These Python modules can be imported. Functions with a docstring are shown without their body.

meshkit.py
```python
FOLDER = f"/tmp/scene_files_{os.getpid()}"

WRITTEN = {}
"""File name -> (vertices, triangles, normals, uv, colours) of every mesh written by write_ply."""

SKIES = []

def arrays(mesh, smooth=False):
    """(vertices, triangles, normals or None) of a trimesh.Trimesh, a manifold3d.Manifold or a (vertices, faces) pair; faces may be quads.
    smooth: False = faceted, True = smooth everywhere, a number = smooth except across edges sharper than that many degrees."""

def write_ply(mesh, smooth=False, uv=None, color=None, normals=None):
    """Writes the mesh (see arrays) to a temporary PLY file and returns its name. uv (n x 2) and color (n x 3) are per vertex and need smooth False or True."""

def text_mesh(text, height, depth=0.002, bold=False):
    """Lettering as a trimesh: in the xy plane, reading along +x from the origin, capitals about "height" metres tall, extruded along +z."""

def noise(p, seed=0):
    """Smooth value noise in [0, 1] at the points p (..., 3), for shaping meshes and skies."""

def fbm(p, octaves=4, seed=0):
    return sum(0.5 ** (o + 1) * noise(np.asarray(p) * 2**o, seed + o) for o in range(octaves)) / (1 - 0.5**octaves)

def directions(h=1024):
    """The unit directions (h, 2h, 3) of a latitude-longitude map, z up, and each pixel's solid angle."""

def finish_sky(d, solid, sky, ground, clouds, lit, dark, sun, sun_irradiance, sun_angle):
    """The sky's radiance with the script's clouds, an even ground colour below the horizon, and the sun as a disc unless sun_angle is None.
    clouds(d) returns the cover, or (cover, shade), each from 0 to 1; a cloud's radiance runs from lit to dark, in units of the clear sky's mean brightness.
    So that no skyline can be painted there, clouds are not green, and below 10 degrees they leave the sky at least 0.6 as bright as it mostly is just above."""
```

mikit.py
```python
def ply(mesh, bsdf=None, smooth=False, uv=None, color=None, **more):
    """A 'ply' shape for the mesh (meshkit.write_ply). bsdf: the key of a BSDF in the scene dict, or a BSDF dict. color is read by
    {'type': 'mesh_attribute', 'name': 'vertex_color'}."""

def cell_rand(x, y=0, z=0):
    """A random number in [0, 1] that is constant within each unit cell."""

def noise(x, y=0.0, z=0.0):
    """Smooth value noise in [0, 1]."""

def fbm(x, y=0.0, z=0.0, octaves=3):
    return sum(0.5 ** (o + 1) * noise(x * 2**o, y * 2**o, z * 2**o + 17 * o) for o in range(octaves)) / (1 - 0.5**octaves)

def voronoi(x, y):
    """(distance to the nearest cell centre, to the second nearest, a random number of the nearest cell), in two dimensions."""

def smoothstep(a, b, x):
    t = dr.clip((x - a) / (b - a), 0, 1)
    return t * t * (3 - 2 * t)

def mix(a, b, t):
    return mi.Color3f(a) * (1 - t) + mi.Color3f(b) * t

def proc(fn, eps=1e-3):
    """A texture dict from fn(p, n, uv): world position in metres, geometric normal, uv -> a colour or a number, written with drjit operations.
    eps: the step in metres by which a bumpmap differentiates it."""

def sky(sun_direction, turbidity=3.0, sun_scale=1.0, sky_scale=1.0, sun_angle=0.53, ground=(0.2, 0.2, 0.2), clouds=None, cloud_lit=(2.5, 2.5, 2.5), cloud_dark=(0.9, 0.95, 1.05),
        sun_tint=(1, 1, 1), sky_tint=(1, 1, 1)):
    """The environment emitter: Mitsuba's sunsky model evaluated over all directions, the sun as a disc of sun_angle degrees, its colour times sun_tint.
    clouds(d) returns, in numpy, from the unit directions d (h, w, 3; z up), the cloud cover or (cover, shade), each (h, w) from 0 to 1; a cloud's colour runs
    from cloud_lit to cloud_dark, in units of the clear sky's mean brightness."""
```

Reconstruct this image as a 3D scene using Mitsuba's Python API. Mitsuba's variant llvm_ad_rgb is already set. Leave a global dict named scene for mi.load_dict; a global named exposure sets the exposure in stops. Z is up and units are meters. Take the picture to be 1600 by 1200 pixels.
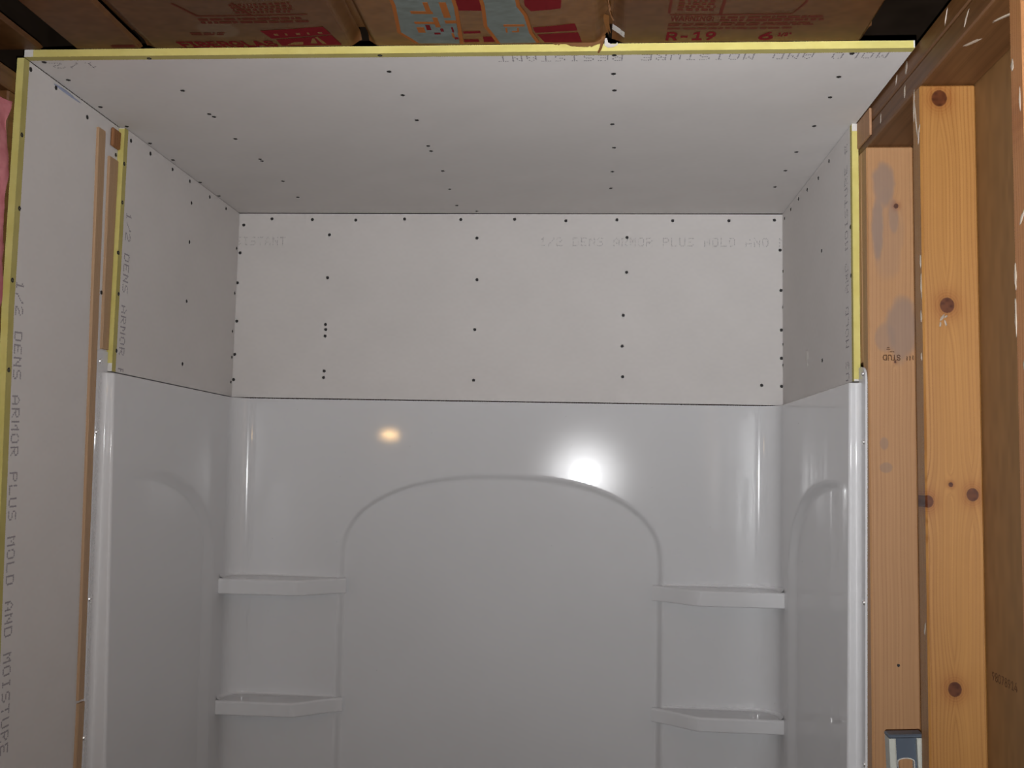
import math, random
import numpy as np, trimesh, drjit as dr, mitsuba as mi
import mikit, meshkit
from shapely.geometry import Polygon
from mikit import noise, fbm, smoothstep, mix, proc

T = mi.ScalarTransform4f
scene, labels = {}, {}
exposure = 0.0

# ------------------------------------------------------------------ camera
CAM = np.array([0.2267, -2.7165, 1.7365])
YAW, PITCH, ROLL, FPX = 0.0734, 0.0849, 0.0201, 1574.85
_f = np.array([-math.sin(YAW) * math.cos(PITCH), math.cos(YAW) * math.cos(PITCH), math.sin(PITCH)])
_r = np.cross(_f, [0, 0, 1]); _r /= np.linalg.norm(_r)
_u = np.cross(_r, _f)
_up = _u * math.cos(ROLL) - _r * math.sin(ROLL)
scene['camera'] = {'type': 'perspective', 'fov_axis': 'x', 'fov': math.degrees(2 * math.atan(800 / FPX)), 'near_clip': 0.05, 'far_clip': 50.0,
                   'to_world': T().look_at(origin=CAM.tolist(), target=(CAM + _f).tolist(), up=_up.tolist())}
# ------------------------------------------------------------------ the camera's own flash
FL = CAM + np.array([0.0, 0.03, -0.022])
_ax = np.array([math.sin(0.22), math.cos(0.22), math.tan(0.46)])   # the flash head throws up and to the right of the lens axis
scene['camera_flash'] = {'type': 'spot', 'to_world': T().look_at(origin=FL.tolist(), target=(FL + _ax).tolist(), up=[0, 0, 1]),
                         'cutoff_angle': 74.0, 'beam_width': 5.0, 'intensity': {'type': 'rgb', 'value': [13.9, 14.0, 14.2]}}

# ------------------------------------------------------------------ helpers
def add(key, mesh, mat, smooth=False):
    k, i = key, 0
    while k in scene:
        i += 1; k = f'{key}_{i:03d}'
    scene[k] = mikit.ply(mesh, mat, smooth=smooth)
    return k

def tag(key, label=None, cat=None, group=None, kind=None):
    d = labels.setdefault(key, {})
    for a, b in (('label', label), ('category', cat), ('group', group), ('kind', kind)):
        if b: d[a] = b
    return key

def cbox(x0, x1, y0, y1, z0, z1, b=0.002):
    """A box with chamfered edges."""
    b = min(b, (x1 - x0) / 3, (y1 - y0) / 3, (z1 - z0) / 3)
    pts = []
    for sx in (0, 1):
        for sy in (0, 1):
            for sz in (0, 1):
                x, y, z = (x0, x1)[sx], (y0, y1)[sy], (z0, z1)[sz]
                dx, dy, dz = (b, -b)[sx], (b, -b)[sy], (b, -b)[sz]
                pts += [(x, y + dy, z + dz), (x + dx, y, z + dz), (x + dx, y + dy, z)]
    return trimesh.convex.convex_hull(np.array(pts))

def pieces(key, ms, mat, label=None):
    for m in ms:
        k = add(key, m, mat)
        if label: tag(k, label)

def bx(x0, x1, y0, y1, z0, z1):
    m = trimesh.creation.box(extents=(x1 - x0, y1 - y0, z1 - z0))
    m.apply_translation(((x0 + x1) / 2, (y0 + y1) / 2, (z0 + z1) / 2))
    return m

def cat(ms): return trimesh.util.concatenate(ms)

def frame(m, o, r, u, n):
    """Places a mesh built in the xy plane: x along r, y along u, z along n."""
    M = np.eye(4); M[:3, 0], M[:3, 1], M[:3, 2], M[:3, 3] = r, u, n, o
    m = m.copy(); m.apply_transform(M); return m

def grid_faces(a, b, flip=False):
    i, j = np.meshgrid(np.arange(a - 1), np.arange(b - 1), indexing='ij')
    q = np.stack([i * b + j, (i + 1) * b + j, (i + 1) * b + j + 1, i * b + j + 1], -1).reshape(-1, 4)
    if flip: q = q[:, ::-1]
    return np.vstack([q[:, [0, 1, 2]], q[:, [0, 2, 3]]])

def bsdf(key, d):
    scene[key] = d if d['type'] in ('twosided', 'dielectric') else {'type': 'twosided', 'inner': d}

def rgb(*c): return {'type': 'rgb', 'value': list(c)}

# ------------------------------------------------------------------ materials
def f_paper(p, n, uv):
    t = fbm(p.x * 9 + p.y * 5, p.y * 9 + 3, p.z * 9, 3)
    s = noise(p.x * 140 + 11, p.y * 140, p.z * 140)
    k = 0.955 + 0.07 * t + 0.025 * s
    return mi.Color3f(0.600, 0.576, 0.560) * k
bsdf('drywall_paper', {'type': 'diffuse', 'reflectance': proc(f_paper)})
def f_yellow(p, n, uv):
    t = fbm(p.x * 30, p.y * 60 + 3, p.z * 30, 3)
    return mix((0.52, 0.45, 0.13), (0.62, 0.555, 0.21), t)
bsdf('yellow_paper', {'type': 'diffuse', 'reflectance': proc(f_yellow)})
bsdf('ink', {'type': 'diffuse', 'reflectance': rgb(0.175, 0.160, 0.170)})
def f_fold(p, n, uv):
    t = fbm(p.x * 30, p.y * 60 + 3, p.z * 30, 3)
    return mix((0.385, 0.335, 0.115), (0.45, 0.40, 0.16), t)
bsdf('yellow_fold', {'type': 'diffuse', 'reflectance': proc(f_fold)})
bsdf('blue_chalk', {'type': 'diffuse', 'reflectance': rgb(0.30, 0.34, 0.46)})
bsdf('soft_ink', {'type': 'diffuse', 'reflectance': rgb(0.27, 0.25, 0.265)})
bsdf('faint_ink', {'type': 'diffuse', 'reflectance': rgb(0.26, 0.24, 0.245)})
bsdf('wood_ink', {'type': 'diffuse', 'reflectance': rgb(0.10, 0.05, 0.025)})
bsdf('screw_black', {'type': 'roughplastic', 'diffuse_reflectance': rgb(0.008, 0.008, 0.009), 'alpha': 0.45})
bsdf('steel', {'type': 'roughconductor', 'material': 'Al', 'alpha': 0.22})
bsdf('gypsum', {'type': 'diffuse', 'reflectance': rgb(0.62, 0.60, 0.57)})
def f_dark(p, n, uv): return mi.Color3f(0.03, 0.02, 0.014) * (0.7 + 0.6 * fbm(p.x * 20, p.y * 20, p.z * 20, 2))
bsdf('sheathing', {'type': 'diffuse', 'reflectance': proc(f_dark)})
def f_gel(p, n, uv):
    t = fbm(p.x * 3, p.y * 3, p.z * 3, 2)
    return mi.Color3f(0.590, 0.592, 0.600) * (0.97 + 0.06 * t)
_gel = proc(f_gel)
scene['gelcoat'] = {'type': 'twosided', 'inner': {'type': 'blendbsdf', 'weight': 0.20,
    'a': {'type': 'roughplastic', 'diffuse_reflectance': _gel, 'alpha': 0.006, 'nonlinear': False},
    'b': {'type': 'roughplastic', 'diffuse_reflectance': _gel, 'alpha': 0.03, 'nonlinear': False}}}

# the end walls of the surround get an added gloss, sharper across than up and down, so bounced flash streaks the corners
scene['gelcoat_streaking'] = {'type': 'twosided', 'inner': {'type': 'blendbsdf', 'weight': 0.45,
    'a': {'type': 'roughplastic', 'diffuse_reflectance': _gel, 'alpha': 0.006, 'nonlinear': False},
    'b': {'type': 'principled', 'base_color': _gel, 'roughness': 0.30, 'anisotropic': 1.0, 'specular': 0.5}}}

def wood(along, light, dark, knots=(), stains=(), stain_col=(0.24, 0.17, 0.13), seed=0.0, alpha=0.35, freq=95.0, lines=0.42):
    """Sawn softwood: grain along one world axis; knots and stains (x, along, radius...) on the face that looks at the room."""
    def fn(p, n, uv):
        a = p.z if along == 'z' else p.y
        b = p.x + p.y * 0.93 if along == 'z' else p.x + p.z * 0.93
        a, b = a + seed, b + seed * 0.37
        bend = 0.012 * fbm(a * 1.7, seed, 0.0, 2) + 0.003 * noise(a * 9, b * 20)
        near = mi.Float(0.0); ring = mi.Float(0.0); core = mi.Float(0.0)
        for kx, kz, r in knots:
            du, dv = (p.x - kx) / r, (p.z - kz) / (r * 1.12)
            d = dr.sqrt(du * du + dv * dv + 1e-6)
            w = dr.exp(-dr.square(du / 2.6) - dr.square(dv / 4.5))
            bend = bend + 0.010 * w * dr.sign(du) * dr.exp(-dr.abs(du) * 0.3)
            near = dr.maximum(near, dr.exp(-dr.square(d / 1.9)))
            ring = ring + dr.exp(-dr.square((d - 1.35) / 0.9)) * (0.5 + 0.5 * dr.sin(d * 17))
            core = dr.maximum(core, smoothstep(1.08, 0.88, d))
        g = 0.5 + 0.5 * dr.sin((b + bend) * freq * 6.283 * (0.8 + 0.0 * a) + 5.0 * noise(b * 35, seed, 2.0))
        g = g * g * g * g * (0.35 + 0.9 * noise(b * 40, a * 1.2, seed))
        fine = fbm((b + bend) * 520, a * 4, seed, 2)
        wide = fbm(b * 12, a * 0.9, seed + 3, 2)
        t = dr.clip(lines * g + 0.50 * (fine - 0.12) + 0.50 * (wide - 0.38) + 0.5 * near * ring, 0, 1)
        c = mix(light, dark, t)
        for sx, sz, ru, rv, k in stains:
            e = dr.square((p.x - sx) / ru) + dr.square((p.z - sz) / rv)
            m = smoothstep(1.3, 0.5, e + 1.1 * (fbm(p.x * 55, p.z * 30, seed, 3) - 0.5)) * k
            c = mix(c, stain_col, m)
        c = mix(c, mi.Color3f(dark) * mi.Color3f(0.95, 0.62, 0.4), 0.55 * near * (1 - core))
        kn = mix((0.055, 0.012, 0.003), (0.115, 0.032, 0.008), noise(p.x * 160, p.z * 200, seed))
        return mix(c, kn, core)
    return {'type': 'twosided', 'inner': {'type': 'roughplastic', 'diffuse_reflectance': proc(fn), 'alpha': alpha, 'nonlinear': False}}

scene['wood_stud_a'] = wood('z', (0.53, 0.285, 0.125), (0.31, 0.135, 0.050), knots=[(0.817, 2.257, 0.0045), (0.812, 1.955, 0.002)],
    stains=[(0.793, 2.30, 0.022, 0.045, 0.75), (0.782, 2.215, 0.012, 0.06, 0.8), (0.812, 2.235, 0.010, 0.035, 0.55), (0.80, 2.20, .03, .09, .25), (0.825, 2.02, 0.03, 0.065, 0.7), (0.795, 2.0, 0.02, 0.03, 0.5), (0.79, 1.80, .008, .012, .5), (0.793, 1.755, .012, .010, .5)],
    stain_col=(0.27, 0.185, 0.145), seed=1.3, freq=170, lines=0.22)
scene['wood_stud_b'] = wood('z', (0.40, 0.195, 0.055), (0.235, 0.092, 0.022), knots=[(0.793, 2.352, 0.0125), (0.800, 2.012, 0.0115), (0.802, 1.412, 0.0105), (0.801, 1.727, 0.0035), (0.834, 1.712, 0.0095), (0.7655, 1.700, 0.009)],
    seed=4.1, freq=235, alpha=0.25)
scene['wood_stud_c'] = wood('z', (0.50, 0.23, 0.09), (0.30, 0.12, 0.04), knots=[(0.792, 2.19, 0.02)], seed=7.7, freq=200)
scene['wood_plate'] = wood('y', (0.170, 0.075, 0.028), (0.098, 0.040, 0.014), seed=2.2, freq=40)
scene['wood_plate_b'] = wood('y', (0.185, 0.080, 0.028), (0.105, 0.042, 0.014), seed=5.2, freq=50)
scene['wood_shim'] = wood('z', (0.62, 0.40, 0.225), (0.40, 0.235, 0.13), seed=3.3, freq=230, alpha=0.5)
scene['wood_shim_red'] = wood('z', (0.56, 0.31, 0.16), (0.34, 0.15, 0.07), seed=9.3, freq=150, alpha=0.5)
scene['wood_endgrain'] = wood('z', (0.42, 0.18, 0.06), (0.20, 0.07, 0.022), seed=6.3, freq=170, alpha=0.5)
def f_back(p, n, uv):
    t = fbm(p.y * 6, p.z * 2.5, 2.0, 3); s = noise(p.y * 90, p.z * 30, 1.0)
    return mix((0.232, 0.120, 0.044), (0.290, 0.152, 0.058), t) * (0.9 + 0.2 * s)
bsdf('brown_backing', {'type': 'roughplastic', 'diffuse_reflectance': proc(f_back), 'alpha': 0.4})
def f_kraft(p, n, uv):
    t = fbm(p.x * 8, p.y * 8, 1.0, 3); s = fbm(p.x * 60, p.y * 90, 4.0, 2)
    c = mix((0.086, 0.034, 0.012), (0.120, 0.050, 0.017), t) * (0.82 + 0.36 * s)
    e = dr.sqrt(dr.square((p.x + 0.388) / 0.036) + dr.square((p.y + 1.145) / 0.034))
    return mix(c, (0.135, 0.09, 0.058), 0.5 * smoothstep(1.05, 0.8, e))
bsdf('kraft', {'type': 'roughplastic', 'diffuse_reflectance': proc(f_kraft), 'alpha': 0.35, 'int_ior': 1.3, 'nonlinear': False})
def f_kraft2(p, n, uv):
    s = fbm(p.x * 60, p.y * 90, 4.0, 3)
    return mix((0.125, 0.052, 0.017), (0.180, 0.080, 0.026), s)
bsdf('kraft_light', {'type': 'roughplastic', 'diffuse_reflectance': proc(f_kraft2), 'alpha': 0.35, 'int_ior': 1.3, 'nonlinear': False})
bsdf('red_print', {'type': 'diffuse', 'reflectance': rgb(0.125, 0.013, 0.015)})
bsdf('thin_red_print', {'type': 'diffuse', 'reflectance': rgb(0.090, 0.024, 0.016)})
def f_teal(p, n, uv):
    s = fbm(p.x * 70, p.y * 120, 2.0, 3)
    return mix((0.105, 0.115, 0.100), (0.145, 0.165, 0.155), s)
bsdf('teal_print', {'type': 'diffuse', 'reflectance': proc(f_teal)})
bsdf('orange_print', {'type': 'diffuse', 'reflectance': rgb(0.25, 0.085, 0.026)})
def f_pink(p, n, uv):
    t = fbm(p.x * 40, p.y * 40, p.z * 40, 4)
    return mix((0.42, 0.10, 0.12), (0.78, 0.34, 0.36), t)
bsdf('pink_wool', {'type': 'diffuse', 'reflectance': proc(f_pink)})
bsdf('glue', {'type': 'roughplastic', 'diffuse_reflectance': rgb(0.34, 0.28, 0.22), 'alpha': 0.10})
bsdf('aluminium', {'type': 'roughplastic', 'diffuse_reflectance': rgb(0.46, 0.47, 0.42), 'alpha': 0.12})
bsdf('rim_plastic', {'type': 'roughplastic', 'diffuse_reflectance': rgb(0.55, 0.53, 0.48), 'alpha': 0.2})
bsdf('blue_grey_plastic', {'type': 'roughplastic', 'diffuse_reflectance': rgb(0.075, 0.095, 0.125), 'alpha': 0.25})
bsdf('floor_ply', {'type': 'diffuse', 'reflectance': rgb(0.42, 0.33, 0.22)})
bsdf('room_board', {'type': 'diffuse', 'reflectance': rgb(0.50, 0.47, 0.44)})
bsdf('black_socket', {'type': 'roughplastic', 'diffuse_reflectance': rgb(0.03, 0.03, 0.03), 'alpha': 0.3})

# ------------------------------------------------------------------ room shell
H, XL, XR, XP = 2.44, -0.762, 0.762, 0.7493      # ceiling, wall planes, faces of the two boards in the alcove
add('floor', bx(-2.3, 2.3, -4.7, 0.1, -0.05, 0.0), 'floor_ply'); tag('floor', 'plywood floor of the unfinished bathroom', kind='structure')
add('wall_rear', bx(-2.3, 2.3, -4.75, -4.7, 0, 2.9), 'room_board'); tag('wall_rear', 'plain wall behind the photographer', kind='structure')
add('ceiling_deck', bx(-2.3, 2.3, -4.75, 0.15, 2.70, 2.75), 'sheathing'); tag('ceiling_deck', 'dark boards of the floor above', kind='structure')
add('wall_right', bx(0.851, 0.8637, -4.7, 0.1, 0, 2.452), 'brown_backing'); tag('wall_right', 'brown paper back of the next room\'s wallboard seen between the studs', kind='structure')
add('wall_outer_left', bx(-0.90, -0.87, -4.7, 0.1, 0, 2.70), 'sheathing'); tag('wall_outer_left', 'sheathing behind the pink insulation', kind='structure')

# the ceiling board over the alcove
YC = -1.073
add('ceiling', bx(XL, 0.758, YC + 0.0006, 0.0, H, H + 0.0127), 'drywall_paper'); tag('ceiling', 'grey paper faced wallboard over the alcove', kind='structure')
def yellow_edge(key, segs):
    for i, q in enumerate(segs): tag(add(key + ('__paper_fold' if i else '__paper_edge'), bx(*q), 'yellow_fold' if i else 'yellow_paper'), 'olive-yellow paper fold' if i else 'yellow edge paper')
yellow_edge('ceiling', [(XL + 0.016, 0.7555, YC, YC + 0.0008, H - 0.0004, H + 0.0124), (XL, 0.758, YC + 0.0004, YC + 0.0165, H - 0.0004, H + 0.0005)])
add('ceiling__bare_corner', bx(XL, XL + 0.016, YC - 0.0002, YC + 0.0008, H - 0.0002, H + 0.0125), 'gypsum'); tag('ceiling__bare_corner', 'bare whitish board end')
# left wall board
def lean_y(z): return YC + 0.040 * np.clip(2.0 - np.asarray(z, float), 0, 3)      # the board's front edge runs a little out of plumb
def left_prism(x0, x1, dy0, dy1, z1, to=None):
    zz = [z1, 2.0, 0.0]
    f = [(float(lean_y(z)) + dy0, z) for z in zz]
    r = [(0.0, z) for z in zz[::-1]] if to is not None else [(float(lean_y(z)) + dy1, z) for z in zz[::-1]]
    m = trimesh.creation.extrude_polygon(Polygon(f + r), x1 - x0, engine='earcut')
    return trimesh.Trimesh(np.column_stack([x0 + m.vertices[:, 2], m.vertices[:, 0], m.vertices[:, 1]]), m.faces, process=False)
add('wall_left', left_prism(XL - 0.0127, XL, 0.0006, 0, H - 0.0016, True), 'drywall_paper'); tag('wall_left', 'grey wallboard left of the alcove', kind='structure')
tag(add('wall_left__paper_edge', left_prism(XL - 0.0125, XL - 0.0002, 0, 0.0008, H - 0.0018), 'yellow_paper'), 'yellow edge paper')
tag(add('wall_left__paper_fold', left_prism(XL - 0.0005, XL + 0.0004, 0.0004, 0.0165, H - 0.0018), 'yellow_fold'), 'olive-yellow paper fold')
# back wall board above the surround
ZB = 1.9215
add('wall_back', bx(XL, XR, 0.0, 0.0127, ZB, H - 0.0022), 'drywall_paper'); tag('wall_back', 'grey wallboard above the shower surround, printed with its name', kind='structure')
add('wall_back__dark_filler', bx(XL - 0.1, XR + 0.09, 0.045, 0.09, 0, H), 'sheathing')  # dark sheet added behind the boards so the open joint reads as shade

# the two narrow boards at the alcove's sides
YP = -0.7117
def side_board(s, label, zb):
    k = 'drywall_panel' if s < 0 else 'drywall_panel_001'
    x0, x1 = (XL, -XP) if s < 0 else (XP, XR)
    xi = -XP if s < 0 else XP
    add(k + '__board', bx(x0, x1, YP + 0.0006, -0.0012, zb, H - 0.0018), 'drywall_paper')
    yellow_edge(k, [(x0 + 0.0002, x1 - 0.0002, YP, YP + 0.0008, zb + (0.017 if s < 0 else 0.004), H - (0.004 if s < 0 else 0.016)),
                    (xi - 0.0004, xi + 0.0004, YP + 0.0004, YP + (0.0165 if s < 0 else 0.0125), zb, H - 0.002)])
    if s < 0: add(k + '__bare_corner', bx(x0 + 0.0002, x1, YP - 0.0002, YP + 0.0008, zb, zb + 0.017), 'gypsum')
    else: add(k + '__bare_corner', bx(x0, x1 - 0.0002, YP - 0.0002, YP + 0.0008, H - 0.016, H - 0.001), 'gypsum')
    tag(k, label, 'wallboard')
    return k
PL = side_board(-1, 'narrow grey wallboard with a yellow front edge over the left side of the surround', 1.9225)
PR = side_board(1, 'narrow grey wallboard with a yellow front edge over the right side of the surround', 1.9225)

# ------------------------------------------------------------------ drywall screws (wall coordinates in metres)
SCREWS = {}
SCREWS['back'] = [(-0.736, 2.405), (-0.656, 2.423), (-0.541, 2.421), (-0.418, 2.42), (-0.281, 2.423), (-0.124, 2.422), (0.025, 2.423), (0.166, 2.419), (0.305, 2.422), (0.456, 2.42), (0.607, 2.42), (0.728, 2.422), (-0.491, 2.378), (-0.078, 2.37), (0.333, 2.373), (-0.492, 2.257), (-0.075, 2.254), (0.333, 2.277), (0.325, 2.159), (-0.493, 2.126), (-0.492, 2.112), (-0.493, 2.094), (-0.078, 2.116), (0.323, 2.075), (0.325, 1.992), (-0.078, 1.977), (-0.492, 1.997), (-0.493, 1.979), (-0.743, 2.326), (-0.747, 2.241), (-0.744, 2.133), (-0.746, 2.04), (-0.746, 1.97), (0.743, 2.34), (0.745, 2.23), (0.746, 2.123), (0.746, 2.047), (0.746, 1.972), (0.694, 1.974)]
SCREWS['left_panel'] = [(-0.681, 2.42), (-0.584, 2.423), (-0.463, 2.424), (-0.359, 2.426), (-0.342, 2.376), (-0.226, 2.423), (-0.107, 2.424), (-0.013, 2.336), (-0.343, 2.278), (-0.343, 2.131), (-0.013, 2.21), (-0.017, 2.102), (-0.013, 2.031), (-0.35, 1.976), (-0.012, 1.962), (-0.706, 2.362), (-0.705, 2.279), (-0.71, 2.171), (-0.7, 2.086), (-0.696, 1.967)]
SCREWS['left_wall'] = [(-0.965, 2.426), (-0.845, 2.413), (-1.066, 2.302), (-1.059, 2.173), (-1.067, 2.045), (-1.061, 1.89), (-0.719, 2.377), (-0.749, 2.08), (-0.737, 1.572), (-1.051, 2.426)]
SCREWS['ceiling'] = [(-0.739, -1.049), (-0.738, -0.967), (-0.745, -0.828), (-0.744, -0.714), (-0.542, -1.061), (-0.543, -0.911), (-0.539, -0.785), (-0.535, -0.769), (-0.539, -0.632), (-0.531, -0.489), (-0.531, -0.475), (-0.742, -0.604), (-0.74, -0.484), (-0.746, -0.301), (-0.744, -0.176), (-0.133, -1.064), (-0.131, -0.993), (-0.127, -0.88), (-0.123, -0.743), (-0.125, -0.58), (-0.124, -0.544), (-0.119, -0.395), (-0.123, -0.239), (-0.531, -0.311), (0.267, -1.055), (0.268, -0.974), (0.272, -0.896), (0.273, -0.713), (0.281, -0.564), (0.282, -0.387), (0.282, -0.247), (0.662, -1.052), (0.665, -0.952), (0.673, -0.854), (0.679, -0.696), (0.678, -0.53), (0.681, -0.393), (0.682, -0.258), (-0.536, -0.164), (-0.125, -0.082), (-0.078, -0.022)]
SCREWS['right_panel'] = [(-0.524, 2.421), (-0.45, 2.239), (-0.45, 1.992), (-0.423, 2.413), (-0.307, 2.419), (-0.209, 2.423), (-0.115, 2.422), (-0.031, 2.419), (-0.696, 2.233), (-0.698, 2.134), (-0.008, 2.281), (-0.002, 2.185), (-0.005, 2.084), (-0.004, 2.028)]
def screw_mesh(r=0.0042):
    prof = [(0.0, 0.0004), (r * 0.30, 0.0004), (r * 0.40, 0.0009), (r * 0.85, 0.0010), (r, 0.0006), (r, -0.0012), (0.0, -0.0012)]
    return trimesh.creation.revolve(np.array(prof)[::-1], sections=20)
SCREW = mikit.ply(screw_mesh(), 'screw_black', smooth=40)
def look(n):
    n = np.array(n, float); a = np.array([0, 0, 1.0]) if abs(n[2]) < 0.9 else np.array([0, 1.0, 0])
    r = np.cross(a, n); r /= np.linalg.norm(r)
    M = np.eye(4); M[:3, 0], M[:3, 1], M[:3, 2] = r, np.cross(n, r), n
    return M
def screws(holder, pts, n, mat=None, base=None):
    for i, p in enumerate(pts):
        M = look(n); M[:3, 3] = p
        k = f'{holder}__screw' + (f'_{i:03d}' if i else '')
        scene[k] = {**(base or SCREW), 'to_world': T(M.tolist())}
screws('wall_back', [(x, 0, z) for x, z in SCREWS['back']], (0, -1, 0))
screws('wall_left', [(XL, y, z) for y, z in SCREWS['left_wall']], (1, 0, 0))
screws('ceiling', [(x, y, H) for x, y in SCREWS['ceiling']], (0, 0, -1))
screws(PL, [(-XP, y, z) for y, z in SCREWS['left_panel']], (1, 0, 0))
screws(PR, [(XP, y, z) for y, z in SCREWS['right_panel']], (-1, 0, 0))

# ------------------------------------------------------------------ dot-matrix printing on the boards
FONT = {'1': '00100 01100 00100 00100 00100 00100 01110', '/': '00001 00001 00010 00100 01000 10000 10000', '2': '01110 10001 00001 00110 01000 10000 11111',
        'D': '11110 10001 10001 10001 10001 10001 11110', 'E': '11111 10000 10000 11110 10000 10000 11111', 'N': '10001 11001 10101 10101 10011 10001 10001',
        'S': '01111 10000 10000 01110 00001 00001 11110', 'A': '00100 01010 10001 10001 11111 10001 10001', 'R': '11110 10001 10001 11110 10100 10010 10001',
        'M': '10001 11011 10101 10101 10001 10001 10001', 'O': '01110 10001 10001 10001 10001 10001 01110', 'P': '11110 10001 10001 11110 10000 10000 10000',
        'L': '10000 10000 10000 10000 10000 10000 11111', 'U': '10001 10001 10001 10001 10001 10001 01110', 'I': '01110 00100 00100 00100 00100 00100 01110',
        'T': '11111 00100 00100 00100 00100 00100 00100', ' ': '00000 ' * 7}
def dots(text, o, r, u, n, pitch, height, size=0.62, drop=0.0, seed=1, clip=None):
    rnd = random.Random(seed)
    o, r, u, n = (np.array(v, float) for v in (o, r, u, n))
    dx, dy = pitch * 0.76 / 5, height / 7
    vs, fs = [], []
    a, b = size * max(dx, dy * 0.8) / 2, size * dy / 2
    for i, ch in enumerate(text):
        for j, row in enumerate(FONT[ch].split()[:7]):
            for k, c in enumerate(row):
                if c != '1' or rnd.random() < drop * (0.5 + (0.9 if j in (2, 4) else 0.0)): continue
                p = o + r * (i * pitch + k * dx) + u * ((6 - j) * dy + b)
                if clip and not (clip[1] < p[clip[0]] < clip[2]): continue
                base = len(vs)
                for h, w in ((0.00012, 1.0), (0.0004, 0.8)):
                    for q in range(6):
                        t = q * math.pi / 3
                        vs.append(p + r * a * w * math.cos(t) + u * b * w * math.sin(t) + n * h)
                for q in range(6):
                    q2 = (q + 1) % 6
                    fs += [(base + q, base + q2, base + 6 + q2), (base + q, base + 6 + q2, base + 6 + q)]
                fs += [(base + 6, base + 6 + q, base + 7 + q) for q in range(1, 5)]
    return trimesh.Trimesh(np.array(vs), np.array(fs), process=False)
LINE = '1/2 DENS ARMOR PLUS MOLD AND MOISTURE RESISTANT'
def lettering(holder, mesh, mat):
    k = add(holder + '__printed_lettering', mesh, mat); tag(k, 'grey dot-matrix lettering', kind='stuff')
lettering('wall_back', dots(LINE, (0.098, 0, 2.349), (1, 0, 0), (0, 0, 1), (0, -1, 0), 0.0222, 0.0245, 0.62, 0.26, 3, (0, -1, 0.747)), 'ink')
lettering('wall_back', dots('RESISTANT', (-0.612 - 9 * 0.0212 + 0.004, 0, 2.348), (1, 0, 0), (0, 0, 1), (0, -1, 0), 0.0212, 0.0245, 0.62, 0.26, 5, (0, -0.747, 1)), 'ink')
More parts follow.
